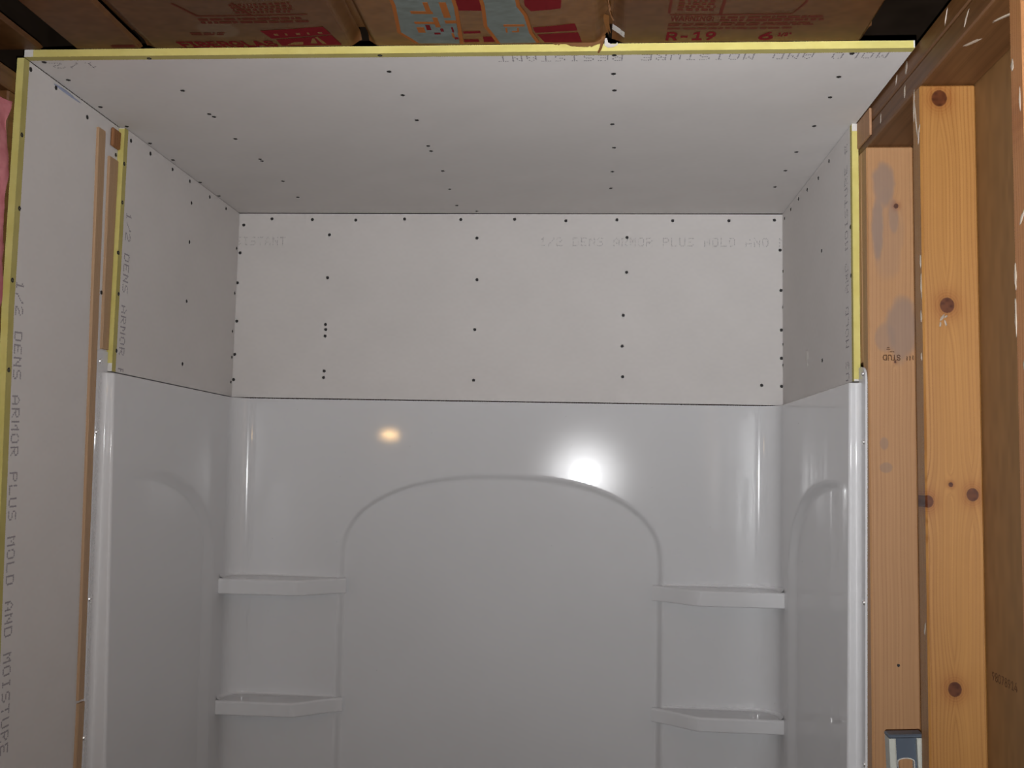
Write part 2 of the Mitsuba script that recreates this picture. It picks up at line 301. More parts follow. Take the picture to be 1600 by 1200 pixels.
lettering('ceiling', dots(LINE, (-0.652, -1.046, H), (-1, 0, 0), (0, 1, 0), (0, 0, -1), 0.0305, 0.025, 0.8, 0.08, 7, (0, -0.757, 1)), 'ink')
lettering('ceiling', dots(LINE, (0.066 + 47 * 0.0245 - 0.006, -1.057, H), (-1, 0, 0), (0, 1, 0), (0, 0, -1), 0.0245, 0.026, 0.80, 0.06, 9, (0, -1, 0.754)), 'ink')
lettering('wall_left', dots(LINE, (XL, -1.055, 2.046), (0, 0.048, -1), (0, 1, 0.048), (1, 0, 0), 0.0222, 0.0245, 1.15, 0.04, 11, (2, 0.5, 3)), 'soft_ink')
lettering(PL, dots(LINE[:16], (-XP, -0.684, 2.264), (0, 0, -1), (0, 1, 0), (1, 0, 0), 0.0222, 0.0245, 1.15, 0.04, 13, (2, 1.925, 3)), 'soft_ink')
lettering(PR, dots('PLUS MOLD AND MOISTURE R', (XP, -0.676, 1.884), (0, 0, 1), (0, 1, 0), (-1, 0, 0), 0.0222, 0.0245, 0.85, 0.22, 15, (2, 1.925, 2.425)), 'ink')

# ------------------------------------------------------------------ the shower surround
YF, RF, ZT = -0.008, 0.060, 1.9185
def side_x(s, z):
    d = np.clip(ZT - z, 0, 1.0)
    return -(0.737 - 0.018 * d) if s < 0 else 0.736 - 0.006 * d
def front_y(s, z): return -0.727 + (0.030 if s < 0 else 0.028) * np.clip(ZT - z, 0, 1.0)
XFL = 0.7575
def half_path(s, z):
    """From the flange round the nose, along the side wall and through the corner fillet: points, normals, kind (0 front, 1 side, 2 fillet)."""
    X, yn = side_x(s, z), front_y(s, z)
    P, N, K = [], [], []
    r1, r2 = 0.011, 0.006
    def put(x, y, nx, ny, k): P.append((x, y)); N.append((nx, ny)); K.append(k)
    put(s * XFL, yn - 0.020, -s, 0, 0)
    for t in np.linspace(0, math.pi / 2, 8):                       # concave root of the nose
        nx, ny = -s * math.cos(t), -math.sin(t)
        put(s * (XFL - r1) - r1 * nx, yn - r1 - r1 * ny, nx, ny, 0)
    for t in np.linspace(0, 1, 4)[1:-1]:
        put(s * (XFL - r1) + (X + s * r2 - s * (XFL - r1)) * t, yn, 0, -1, 0)
    for t in np.linspace(math.pi / 2, 0, 8):                       # round nose
        nx, ny = -s * math.cos(t), -math.sin(t)
        put(X + s * r2 + r2 * nx, yn + r2 + r2 * ny, nx, ny, 0)
    ya, yb = yn + r2, YF - RF
    for t in np.linspace(0, 1, 150)[1:]:
        put(X, ya + (yb - ya) * t, -s, 0, 1)
    for t in np.linspace(0, math.pi / 2, 16)[1:]:
        nx, ny = -s * math.cos(t), -math.sin(t)
        put(X - s * RF - RF * nx, YF - RF - RF * ny, nx, ny, 2)
    return P, N, K
def plan(z):
    a, b = half_path(-1, z), half_path(1, z)
    xs = np.linspace(a[0][-1][0], b[0][-1][0], 330)[1:-1]
    P = a[0] + [(x, YF) for x in xs] + b[0][::-1]
    N = a[1] + [(0, -1)] * len(xs) + b[1][::-1]
    K = a[2] + [3] * len(xs) + b[2][::-1]
    return np.array(P), np.array(N, float), np.array(K)
def sstep(a, b, x):
    t = np.clip((x - a) / (b - a), 0, 1); return t * t * (3 - 2 * t)
def arch(u, v, p): return (np.abs(u) ** p + np.clip(v, 0, None) ** p) ** (1 / p)
def recess(P, K, z):
    """How far the moulded panels lie behind the surround's face, in metres."""
    x, y = P[:, 0], P[:, 1]
    d = np.zeros(len(P))
    sd = K == 1
    A, B, y0, z0 = 0.470, 0.255, -0.60, 1.472
    u, v = np.clip((y - y0) / A, 0, None), np.full(len(P), (z - z0) / B)
    g = np.maximum(arch(u, v, 2.35), 1e-6)
    dist = (1 - g) * np.sqrt((A * u) ** 2 + (B * np.clip(v, 0, None)) ** 2 + 1e-9) / g
    dist = np.where(g < 0.25, 0.2, dist)
    w = np.where(x < 0, 0.030, 0.016) + 0.042 * np.clip(u / (u + np.clip(v, 0, None) + 1e-6), 0, 1) ** 1.5
    side = np.where(x < 0, 0.009, 0.015) * sstep(0, 1, dist / w) * np.where(x < 0, sstep(-0.74, -0.30, y), sstep(-0.725, -0.50, y))
    wave = meshkit.fbm(np.stack([y * 31 + np.where(x > 0, 40.0, 0.0), np.full(len(P), z * 2.6), np.where(x > 0, 3.0, 9.0)], -1), 3, 5) - 0.5
    amp = np.where(x > 0, 0.00046, 0.00026)
    side = side + wave * amp * sstep(-0.72, -0.68, y) * sstep(-0.07, -0.10, y)
    d = np.where(sd, side, d)
    A2, B2, x0, z2 = 0.432, 0.222, 0.003, 1.500
    u, v = (x - x0) / A2, np.full(len(P), (z - z2) / B2)
    g = np.maximum(arch(u, v, 2.25), 1e-6)
    dist = (1 - g) * np.sqrt((A2 * u) ** 2 + (B2 * np.clip(v, 0, None)) ** 2 + 1e-9) / g
    dist = np.where(g < 0.3, 0.2, dist)
    deep = 0.008 + 0.0150 * (1 - np.exp(-np.clip(1.70 - z, 0, 2) / 0.35))
    back = deep * sstep(0, 1, (dist + 0.002) / 0.016)
    return np.where(K == 3, back, d)
zs = np.concatenate([np.linspace(0.0, 0.92, 12)[:-1], np.arange(0.92, 1.910, 0.0042), [1.9115, 1.9145, 1.9165]])
rows = []
for z in zs:
    P, N, K = plan(z)
    Q = P - N * recess(P, K, z)[:, None]
    rows.append(np.column_stack([Q, np.full(len(Q), z)]))
P, N, K = plan(ZT)
for dz, off in ((-0.0006, 0.0006), (0.0, 0.002), (0.0, 0.009)):      # rolled top edge
    rows.append(np.column_stack([P - N * off, np.full(len(P), ZT + dz)]))
V = np.array(rows)
SUR = 'shower_surround'
c0, c1 = int(np.argmax(K == 2)), len(K) - int(np.argmax(K[::-1] == 2)) - 1      # columns where the corner fillets begin and end
UV = np.stack(np.meshgrid(V[:, 0, 2], np.linspace(0, 2.9, V.shape[1]), indexing='ij'), -1)
for j0, j1, part, mat in ((0, c0 + 1, '__end_panel', 'gelcoat_streaking'), (c0, c1 + 1, '__back_panel', 'gelcoat'), (c1, V.shape[1], '__end_panel_001', 'gelcoat_streaking')):
    W = V[:, j0:j1]
    scene[SUR + part] = mikit.ply((W.reshape(-1, 3), grid_faces(W.shape[0], W.shape[1])), mat, smooth=True, uv=UV[:, j0:j1].reshape(-1, 2))
tag(SUR, 'glossy white moulded three-sided shower surround with four corner shelves and arched panels', 'shower surround')

def flange(s, ztop, rnd):
    pts = [(-0.033, 0.0), (0.012, 0.0), (0.012, ztop)]
    pts += [(-0.033 + rnd - rnd * math.sin(t), ztop - rnd + rnd * math.cos(t)) for t in np.linspace(0, math.pi / 2, 7)]
    m = trimesh.creation.extrude_polygon(Polygon(pts), 0.0042, engine='earcut')
    v = m.vertices.copy()
    for _ in range(4): m = m.subdivide()
    v = m.vertices
    m.vertices = np.column_stack([s * (0.7617 - v[:, 2]), front_y(s, v[:, 1]) + v[:, 0] * (1 - (0.5 if s < 0 else 0.2) * np.clip(ZT - v[:, 1], 0, 1)), v[:, 1]])
    return m
add(SUR + '__nailing_flange', flange(-1, 1.962, 0.008), 'gelcoat'); add(SUR + '__nailing_flange', flange(1, 1.948, 0.026), 'gelcoat')
PAN = mikit.ply(trimesh.creation.revolve(np.array([(0, 0.0032), (0.0012, 0.0022), (0.0022, 0.0030), (0.0044, 0.0022), (0.0055, 0.0)]) [::-1], sections=20), 'steel', smooth=40)
screws(SUR, [(-XFL, -0.745, 1.940), (-XFL, -0.744, 1.796), (-XFL, -0.735, 1.462), (-XFL, -0.727, 1.189), (XFL, -0.745, 1.934), (XFL, -0.745, 1.803), (XFL, -0.738, 1.500), (XFL, -0.730, 1.200)], (1, 0, 0), base=PAN)
for i in range(4, 8):
    k = f'{SUR}__screw_{i:03d}'; M = look((-1, 0, 0)); M[:3, 3] = [(XFL, -0.745, 1.934), (XFL, -0.745, 1.803), (XFL, -0.738, 1.500), (XFL, -0.730, 1.200)][i - 4]
    scene[k]['to_world'] = T(M.tolist())

def shelf(s, ztop, thick):
    """A corner shelf: straight front, ogee end that runs into the back wall, rounded front edge, cove against the walls."""
    X = side_x(s, ztop)
    yfr, xc, xe = -0.097, 0.515, 0.408
    front = [(s * t, yfr) for t in np.linspace(abs(X) + 0.004, xc + 0.012, 24)]
    p0, p1, p2, p3 = np.array([xc + 0.012, yfr]), np.array([xc - 0.012, yfr + 0.000]), np.array([xe + 0.055, YF - 0.030]), np.array([xe, YF - 0.004])
    for t in np.linspace(0, 1, 28)[1:]:
        q = (1 - t) ** 3 * p0 + 3 * (1 - t) ** 2 * t * p1 + 3 * (1 - t) * t * t * p2 + t ** 3 * p3
        front.append((s * q[0], q[1]))
    F = np.array(front)
    tan = np.gradient(F, axis=0); tan /= np.linalg.norm(tan, axis=1, keepdims=True)
    nrm = np.column_stack([-s * tan[:, 1], s * tan[:, 0]])          # towards the room
    if nrm[0, 1] > 0: nrm = -nrm
    C = np.array([X + s * 0.012, YF + 0.012])
    rings = []
    r, rb = 0.0065, 0.003
    for t in np.linspace(math.pi / 2, 0, 7): rings.append((r * (1 - math.cos(t)), ztop - r + r * math.sin(t)))
    for t in np.linspace(0, math.pi / 2, 5): rings.append((rb * (1 - math.cos(t)), ztop - thick + rb - rb * math.sin(t)))
    V = [np.column_stack([F - nrm * off, np.full(len(F), z)]) for off, z in rings]
    n = len(F)
    v = np.vstack([np.vstack(V), [[*C, ztop]], [[*C, ztop - thick]]])
    f = list(grid_faces(len(V), n))
    c0, c1, L0 = len(v) - 2, len(v) - 1, (len(V) - 1) * n
    f += [(c0, i, i + 1) for i in range(n - 1)] + [(c1, L0 + i + 1, L0 + i) for i in range(n - 1)]
    body = trimesh.Trimesh(v, np.array(f), process=False)
    pth, nn = [], []                                                # cove along side wall, fillet and back wall
    for y in np.linspace(yfr + 0.004, YF - RF, 8): pth.append((X, y)); nn.append((-s, 0))
    for t in np.linspace(0, math.pi / 2, 10)[1:]:
        nx, ny = -s * math.cos(t), -math.sin(t)
        pth.append((X - s * RF - RF * nx, YF - RF - RF * ny)); nn.append((nx, ny))
    for x in np.linspace(abs(X) - RF, xe + 0.03, 20)[1:]: pth.append((s * x, YF)); nn.append((0, -1))
    pth, nn = np.array(pth), np.array(nn)
    fade = np.linspace(1, 0.35, len(pth))[:, None]
    cv, rc = [], 0.011
    for t in np.linspace(0, math.pi / 2, 8):
        cv.append(np.column_stack([pth + nn * (rc * (1 - math.sin(t))) * fade, ztop + (rc * (1 - math.cos(t)) * fade[:, 0])]))
    cv = np.array(cv)
    return body, trimesh.Trimesh(cv.reshape(-1, 3), grid_faces(cv.shape[0], cv.shape[1]), process=False)
for s, zt, th in ((-1, 1.438, 0.041), (1, 1.441, 0.040), (-1, 1.124, 0.037), (1, 1.127, 0.036)):
    body, cove = shelf(s, zt, th)
    k = add(SUR + '__shelf', body, 'gelcoat', smooth=35)
    add(k + '__cove', cove, 'gelcoat', smooth=35)

# ------------------------------------------------------------------ studs and plates
def stud(key, mat, y, label, x0=XR, x1=0.851, z1=2.3745):
    add(key, cbox(x0 + 0.0003, x1, y, y + 0.038, 0, z1, 0.0028), mat); tag(key, label, 'wall stud')
stud('wall_stud', 'wood_stud_a', -0.766, 'orange-brown stud with grey smudges and a stamped STUD, beside the white surround')
stud('wall_stud_001', 'wood_stud_b', -1.079, 'honey-coloured stud with big dark knots, the front of the two tall studs in full view')
stud('wall_stud_002', 'wood_stud_c', -1.462, 'reddish stud cut off by the right edge of the photo')
add('top_plate', cbox(XR + 0.0014, 0.851, -2.6, -0.02, 2.375, 2.4122, 0.0025), 'wood_plate'); tag('top_plate', 'lower of the two brown plates lying across the stud tops', 'top plate')
add('top_plate_001', cbox(XR + 0.0014, 0.851, -2.6, -0.02, 2.4150, 2.4505, 0.0025), 'wood_plate_b'); tag('top_plate_001', 'upper brown plate against the end of the ceiling board', 'top plate')
stud('wall_stud_003', 'wood_plate_b', -1.092, 'sliver of stud behind the yellow edge of the left wallboard', -0.8637, -0.7750)
add('top_plate_002', cbox(-0.8637, -0.7750, -2.6, -0.02, 2.375, 2.4128, 0.0025), 'wood_plate'); tag('top_plate_002', 'brown plate at the upper left corner behind the yellow board edge', 'top plate')

def upside(text, height, x, z, y, flip=True):
    m = meshkit.text_mesh(text, height, 0.0005, True)
    r, u = ((-1, 0, 0), (0, 0, -1)) if flip else ((1, 0, 0), (0, 0, 1))
    return frame(m, (x, y, z), r, u, (0, -1, 0))
m = upside('STUD', 0.0105, 0.0, 0.0, 0.0); m.apply_scale([0.85, 1, 1]); m.apply_translation([0.8225, -0.7658, 1.9685])
add('wall_stud__stamped_lettering', m, 'wood_ink'); tag('wall_stud__stamped_lettering', 'upside-down black stamp STUD')
pieces('wall_stud__stamped_mark', ([bx(x, x + w, -0.7664, -0.7657, z, z + h) for x, w, z, h in ((0.796, 0.007, 1.9785, 0.0016), (0.797, 0.005, 1.9815, 0.0014), (0.8015, 0.009, 1.9735, 0.0014), (0.833, 0.0016, 1.958, 0.008), (0.8385, 0.0016, 1.958, 0.009), (0.844, 0.0016, 1.959, 0.009))]), 'wood_ink')
m = trimesh.creation.cylinder(0.0026, 0.003, sections=16); M = look((0, -1, 0)); M[:3, 3] = (0.811, -0.7655, 1.390); m.apply_transform(M)
add('wall_stud__nail', m, 'screw_black')
m = frame(meshkit.text_mesh('98078914', 0.013, 0.0004), (0.851, -1.097, 1.432), (0, -1, 0), (0, 0, 1), (-1, 0, 0)); m.apply_scale([1, 1, 1])
add('wall_right__stamped_number', m, 'wood_ink'); tag('wall_right__stamped_number', 'small dark stamped number')

rg = random.Random(8)
def smear(p, n, length, width, along=(0, 0, 1), tilt=0.0):
    m = trimesh.creation.icosphere(2, 1.0); v = m.vertices
    q = meshkit.noise(v * 1.7 + rg.random() * 50, 3)
    v = v * (0.65 + 0.8 * q[:, None])
    v = np.column_stack([v[:, 0] * width / 2, v[:, 1] * length / 2, v[:, 2] * 0.0013])
    n, a = np.array(n, float), np.array(along, float)
    r = np.cross(a, n); a2 = a * math.cos(tilt) + r * math.sin(tilt); r2 = np.cross(a2, n)
    return frame(trimesh.Trimesh(v, m.faces), p, r2, a2, n)
for y, z, l, w, t in ((-1.051, 2.352, 0.05, 0.004, 0.1), (-1.060, 2.322, 0.055, 0.003, -0.2), (-1.073, 2.295, 0.03, 0.003, 0.3), (-1.072, 2.085, 0.02, 0.003, 0), (-1.074, 2.045, 0.035, 0.003, 0), (-1.071, 1.995, 0.016, 0.004, 0), (-1.070, 1.93, 0.012, 0.002, 0), (-1.068, 1.50, 0.02, 0.004, 0.2)):
    add('wall_stud_001__glue_smear', smear((XR, y, z), (-1, 0, 0), l, w, tilt=t), 'glue', smooth=True)
for y, z, l, w, t in ((-1.432, 2.262, 0.014, 0.008, 0), (-1.452, 2.21, 0.03, 0.003, 0), (-1.45, 2.06, 0.02, 0.004, 0.7), (-1.428, 1.99, 0.03, 0.004, 0), (-1.426, 1.94, 0.04, 0.004, 0), (-1.45, 1.88, 0.02, 0.008, 0.5)):
    add('wall_stud_002__glue_smear', smear((XR, y, z), (-1, 0, 0), l, w, tilt=t), 'glue', smooth=True)
for y, z, l, w, t in ((-1.20, 2.433, 0.024, 0.003, 0.5), (-1.01, 2.432, 0.022, 0.010, 0.2), (-0.955, 2.433, 0.016, 0.004, 0.4)):
    add('top_plate_001__glue_smear', smear((XR + 0.0014, y, z), (-1, 0, 0), l, w, tilt=t), 'glue', smooth=True)
for y, z, l, w, t in ((-1.00, 2.394, 0.022, 0.004, 0.1), (-0.86, 2.396, 0.016, 0.003, 0.2), (-1.28, 2.394, 0.024, 0.004, 0.8)):
    add('top_plate__glue_smear', smear((XR + 0.0014, y, z), (-1, 0, 0), l, w, tilt=t), 'glue', smooth=True)
for x, y, l, w in ((0.80, -1.33, 0.05, 0.006), (0.785, -1.24, 0.03, 0.006)):
    add('top_plate__glue_smear', smear((x, y, 2.375), (0, 0, -1), l, w, along=(0, 1, 0), tilt=0.5), 'glue', smooth=True)

add(PR + '__scuff', smear((XP, -0.292, 2.018), (-1, 0, 0), 0.024, 0.030), 'gypsum', smooth=True)
add(PR + '__scuff', smear((XP, -0.298, 1.998), (-1, 0, 0), 0.010, 0.012), 'gypsum', smooth=True)

for x, z, l, w, t in ((0.792, 1.992, 0.012, 0.004, 0.6), (0.797, 1.984, 0.010, 0.003, -0.3), (0.789, 1.981, 0.008, 0.003, 0.2), (0.798, 1.994, 0.006, 0.003, 0.9)):
    add('wall_stud_001__sap_drop', smear((x, -1.079, z), (0, -1, 0), l, w, tilt=t), 'glue', smooth=True)
add('wall_left__chalk_mark', smear((XL, -0.925, 2.4315), (1, 0, 0), 0.085, 0.006, along=(0, 1, 0)), 'blue_chalk', smooth=True)

# ------------------------------------------------------------------ pine strips and packing blocks beside the narrow boards
def lean_strip(s, x_out, x_in, ya, za, yb, zb, wa, wb):
    """A strip lying on a side wall: front edge runs from (ya, za) down to (yb, zb); widths wa and wb in depth."""
    pts = []
    for y, z, w in ((ya, za, wa), (yb, zb, wb)):
        for x in (x_out, x_in):
            c = 0.0012
            for dy, dx in ((0, c), (c, 0), (w - c, 0), (w, c)):
                xx = x + (s * dx if x == x_in else 0)
                pts.append((xx, y + (dy if x == x_in else (0 if dy < w / 2 else w)), z))
    return trimesh.convex.convex_hull(np.array(pts))
def grown(m): return m
add('pine_strip', lean_strip(-1, XL, -0.7567, -0.806, 2.407, -0.7600, 1.268, 0.0295, 0.0225), 'wood_shim'); tag('pine_strip', 'long thin pine strip leaning down the left wallboard', 'wood strip')
add('pine_strip_001', lean_strip(-1, XL, -0.7562, -0.7580, 1.262, -0.744, 0.0, 0.024, 0.018), 'wood_shim'); tag('pine_strip_001', 'lower pine strip butted under the long one at the bottom left', 'wood strip')
add('pine_strip_002', lean_strip(-1, XL, -0.7567, -0.754, 2.364, -0.742, 1.966, 0.039, 0.028), 'wood_shim'); tag('pine_strip_002', 'short pine strip tucked behind the left narrow board', 'wood strip')
add('pine_strip_003', cbox(0.7623, 0.7720, -0.7277, -0.700, 1.958, 2.3735, 0.001), 'wood_shim_red'); tag('pine_strip_003', 'reddish strip between the right narrow board and the stud', 'wood strip')
add('wood_block', cbox(XL, -0.7545, -0.748, -0.7135, 2.388, 2.427, 0.003), 'wood_endgrain'); tag('wood_block', 'small orange block above the short strip at the upper left', 'wood block')
add('wood_block_001', cbox(0.7588, 0.7632, -0.802, -0.7130, 2.386, 2.4385, 0.0008), 'wood_shim_red'); tag('wood_block_001', 'pale block under the ceiling at the upper right corner of the alcove', 'wood block')

# ------------------------------------------------------------------ ceiling joists and paper-faced insulation in front of the ceiling board
for i, (x, w) in enumerate(((-0.549, 'narrow batt and the batt with the pale stain'), (-0.152, 'batt with the pale stain and the torn batt'), (0.257, 'torn batt and the batt printed R-19'))):
    k = 'ceiling_joist' + (f'_{i:03d}' if i else '')
    add(k, cbox(x - 0.019, x + 0.019, -4.6, -1.08, 2.482, 2.699, 0.003), 'wood_plate'); tag(k, 'dark joist between the ' + w, 'joist', 'ceiling joists')
YB0, YB1 = -1.0738, -2.55
def facing(x0, x1, sag=0.02, lift0=0.012, lift1=0.012, wr=0.003, seed=1):
    xc, hw = (x0 + x1) / 2, (x1 - x0) / 2
    def zf(x, y):
        t = (np.asarray(x) - xc) / hw
        far = sstep(0.0, 0.5, YB0 - np.asarray(y))
        w = meshkit.fbm(np.stack(np.broadcast_arrays(np.asarray(x) * 9, np.asarray(y) * 7, seed * 3.1), -1), 3, seed) - 0.5
        z = 2.4530 - sag * far * (1 - t ** 2) + wr * w * sstep(0.0, 0.06, YB0 - np.asarray(y))
        return z + np.where(t < 0, lift0, lift1) * sstep(0.90, 1.0, np.abs(t)) * sstep(0.0, 0.03, YB0 - np.asarray(y) + 0.015)
    return zf
def batt(key, x0, x1, label, zf, mat='kraft', edge0=None, edge1=None):
    ys = np.concatenate([np.arange(YB0, -1.5, -0.008), np.linspace(-1.5, YB1, 20)])
    us = np.concatenate([np.linspace(0, 0.06, 8)[:-1], np.linspace(0.06, 0.94, 60), np.linspace(0.94, 1, 8)[1:]])
    V = []
    for y in ys:
        a, b = x0 + (edge0(y) if edge0 else 0), x1 + (edge1(y) if edge1 else 0)
        x = a + (b - a) * us
        V.append(np.column_stack([x, np.full(len(x), y), zf(x, np.full(len(x), y))]))
    V = np.array(V)
    m = trimesh.Trimesh(V.reshape(-1, 3), grid_faces(V.shape[0], V.shape[1]), process=False)
    add(key + '__paper_facing', m, mat, smooth=30)
    add(key + '__glass_wool', cbox(x0 + 0.030, x1 - 0.030, YB1, YB0, 2.545, 2.66, 0.02), 'pink_wool'); tag(key + '__glass_wool', 'pink glass wool')
    tag(key, label, 'insulation batt')
def patch(poly, zf, dz=0.0006, size=0.02):
    p = Polygon(poly) if not isinstance(poly, Polygon) else poly
    m = trimesh.creation.extrude_polygon(p, 0.0003, engine='earcut')
    v, f = trimesh.remesh.subdivide_to_size(m.vertices, m.faces, size)
    v = v.copy(); v[:, 2] = zf(v[:, 0], v[:, 1]) - dz - v[:, 2]
    return trimesh.Trimesh(v, f, process=False)
def rect(x0, x1, y0, y1, zf, dz=0.0006, shear=0.0):
    return patch([(x0, y0), (x1, y0), (x1 + shear, y1), (x0 + shear, y1)], zf, dz)
def print_text(text, x, y, w, h, zf, slant=0.0, bold=True):
    """Lettering upright as seen from below by someone facing the alcove: reads along +x, tops towards the viewer (-y)."""
    m = meshkit.text_mesh(text, h, 0.0003, bold)
    v, f = trimesh.remesh.subdivide_to_size(m.vertices, m.faces, 0.03)
    v = v.copy(); v[:, 0] *= w / v[:, 0].max(); v[:, 0] += slant * v[:, 1]
    X, Y = x + v[:, 0], y - v[:, 1]
    return trimesh.Trimesh(np.column_stack([X, Y, zf(X, Y) - 0.0006 - v[:, 2]]), f, process=False)
def fine_print(x0, x1, y0, y1, lines, zf, seed, lo=0.004, hi=0.022):
    rnd, ms = random.Random(seed), []
    step = (y1 - y0) / lines
    for i in range(lines):
        x = x0
        while x < x1:
            w = rnd.uniform(lo, hi)
            if x + w > x1: break
            ms.append(rect(x, x + w, y0 + i * step, y0 + i * step + step * 0.55, zf))
            x += w + rnd.uniform(0.002, 0.005)
    return cat(ms)

zA = facing(-0.672, -0.548, 0.006, 0.010, 0.006, seed=2)
batt('insulation_batt', -0.672, -0.548, 'narrow brown paper-faced batt beside the dark gap at the upper left', zA)
add('insulation_batt__red_print', rect(-0.60, -0.552, -1.088, -1.079, zA), 'thin_red_print')
zE = facing(-0.868, -0.728, 0.004, 0.0, 0.006, seed=3)
batt('insulation_batt_001', -0.868, -0.728, 'brown paper-faced batt in the upper left corner of the photo', zE)
zB = facing(-0.541, -0.163, 0.022, 0.010, 0.020, seed=4)
batt('insulation_batt_002', -0.541, -0.163, 'brown paper-faced batt with red bands and a pale round stain', zB)
k = 'insulation_batt_002'
pieces(k + '__red_print', ([patch([(-0.309, -1.108), (-0.319, -1.139), (-0.210, -1.152), (-0.204, -1.123)], zB), ]), 'red_print')
pieces(k + '__red_print', ([patch([(-0.300, -1.079), (-0.303, -1.103), (-0.204, -1.118), (-0.196, -1.080)], zB)]), 'red_print')
add(k + '__red_print', print_text('FIBERGLAS', -0.475, -1.077, 0.17, 0.021, zB, -0.35), 'red_print')
pieces(k + '__pale_print', ([rect(-0.300 + 0.019 * i, -0.300 + 0.019 * i + (0.004 if i % 2 else 0.007), -1.128 - 0.0012 * i, -1.121 - 0.0012 * i, zB, 0.0010) for i in range(5)] + [patch([(-0.29, -1.0835), (-0.262, -1.0835), (-0.259, -1.094), (-0.275, -1.094)], zB, 0.001), patch([(-0.248, -1.088), (-0.236, -1.088), (-0.236, -1.108), (-0.240, -1.108)], zB, 0.001), patch([(-0.228, -1.086), (-0.221, -1.086), (-0.229, -1.113), (-0.234, -1.112)], zB, 0.001)]), 'kraft_light')
tag(add(k + '__fine_red_print', cat([fine_print(-0.405, -0.225, -1.190, -1.166, 2, zB, 5), fine_print(-0.44, -0.37, -1.135, -1.122, 2, zB, 6), fine_print(-0.335, -0.235, -1.245, -1.205, 4, zB, 7, 0.002, 0.008)]), 'thin_red_print'), kind='stuff')
pieces(k + '__red_outline', ([patch([(-0.425, -1.25), (-0.421, -1.25), (-0.400, -1.202), (-0.404, -1.202)], zB), patch([(-0.404, -1.202), (-0.404, -1.1995), (-0.222, -1.1995), (-0.222, -1.202)], zB), patch([(-0.330, -1.25), (-0.326, -1.25), (-0.312, -1.202), (-0.316, -1.202)], zB)]), 'thin_red_print')
for i in range(5):
    pass

zC = facing(-0.154, 0.252, 0.030, 0.020, 0.014, 0.007, seed=6)
rag = lambda y: 0.006 * (math.sin(y * 160) + math.sin(y * 73 + 1)) * 0.5
batt('insulation_batt_003', -0.150, 0.252, 'torn paper-faced batt with grey-blue and orange printed bands, hanging over the yellow edge', zC, 'kraft_light', None, rag)
k = 'insulation_batt_003'
add(k + '__grey_blue_print', patch([(-0.074, -1.30), (-0.074, -1.235), (-0.084, -1.150), (-0.087, -1.130), (-0.066, -1.083), (0.006, -1.080), (0.016, -1.232), (0.016, -1.30)], zC), 'teal_print')
add(k + '__grey_blue_print', patch([(0.064, -1.30), (0.064, -1.231), (0.060, -1.150), (0.075, -1.079), (0.137, -1.080), (0.126, -1.120), (0.122, -1.190), (0.112, -1.225), (0.112, -1.30)], zC), 'teal_print')
def line(pts, w, dz=0.0009):
    pts = np.array(pts); ms = []
    for a, b in zip(pts[:-1], pts[1:]):
        d = b - a; nn = np.array([-d[1], d[0]]) / np.linalg.norm(d) * w / 2
        ms.append(patch([tuple(a - nn), tuple(b - nn), tuple(b + nn), tuple(a + nn)], zC, dz))
    return cat(ms)
pieces(k + '__orange_print', ([line([(-0.077, -1.30), (-0.077, -1.235), (-0.088, -1.130), (-0.066, -1.083)], 0.006), line([(0.019, -1.30), (0.019, -1.232), (0.010, -1.080)], 0.006), line([(0.061, -1.30), (0.061, -1.231), (0.057, -1.150), (0.072, -1.080)], 0.006), line([(0.115, -1.30), (0.115, -1.228), (0.124, -1.19), (0.129, -1.120), (0.139, -1.081)], 0.006)]), 'orange_print')
pieces(k + '__orange_print', ([rect(-0.055, -0.020, -1.215, -1.205, zC, .0009), rect(-0.030, -0.022, -1.25, -1.215, zC, .0009), rect(-0.056, -0.022, -1.172, -1.163, zC, .0009), rect(-0.024, -0.016, -1.19, -1.150, zC, .0009), rect(-0.056, -0.044, -1.150, -1.128, zC, .0009), rect(-0.005, 0.006, -1.25, -1.190, zC, .0009), rect(-0.006, 0.012, -1.178, -1.166, zC, .0009), rect(-0.002, 0.002, -1.125, -1.105, zC, .0009), rect(0.008, 0.010, -1.125, -1.105, zC, .0009),
    rect(0.086, 0.120, -1.154, -1.146, zC, .0009), rect(0.088, 0.091, -1.140, -1.122, zC, .0009), rect(0.098, 0.110, -1.128, -1.123, zC, .0009), rect(0.107, 0.110, -1.140, -1.128, zC, .0009)]), 'orange_print')
pieces(k + '__red_print', ([patch([(0.022, -1.26), (0.060, -1.26), (0.060, -1.213), (0.022, -1.217)], zC), rect(0.048, 0.066, -1.106, -1.085, zC), rect(0.015, 0.040, -1.096, -1.086, zC), rect(0.018, 0.046, -1.130, -1.122, zC)]), 'red_print')
pieces(k + '__red_print', ([patch([(0.133, -1.140), (0.136, -1.120), (0.205, -1.126), (0.201, -1.152)], zC), patch([(0.139, -1.112), (0.150, -1.081), (0.212, -1.081), (0.206, -1.118)], zC), patch([(0.125, -1.228), (0.133, -1.205), (0.180, -1.212), (0.182, -1.250), (0.125, -1.25)], zC)]), 'red_print')
for px, py, w, h in ((-0.040, -1.160, 0.007, 0.020), (-0.030, -1.128, 0.010, 0.006), (-0.018, -1.145, 0.005, 0.012), (0.0005, -1.150, 0.003, 0.020), (0.001, -1.108, 0.006, 0.008)):
    add(k + '__dark_blot', rect(px, px + w, py, py + h, zC, 0.0014), 'red_print')
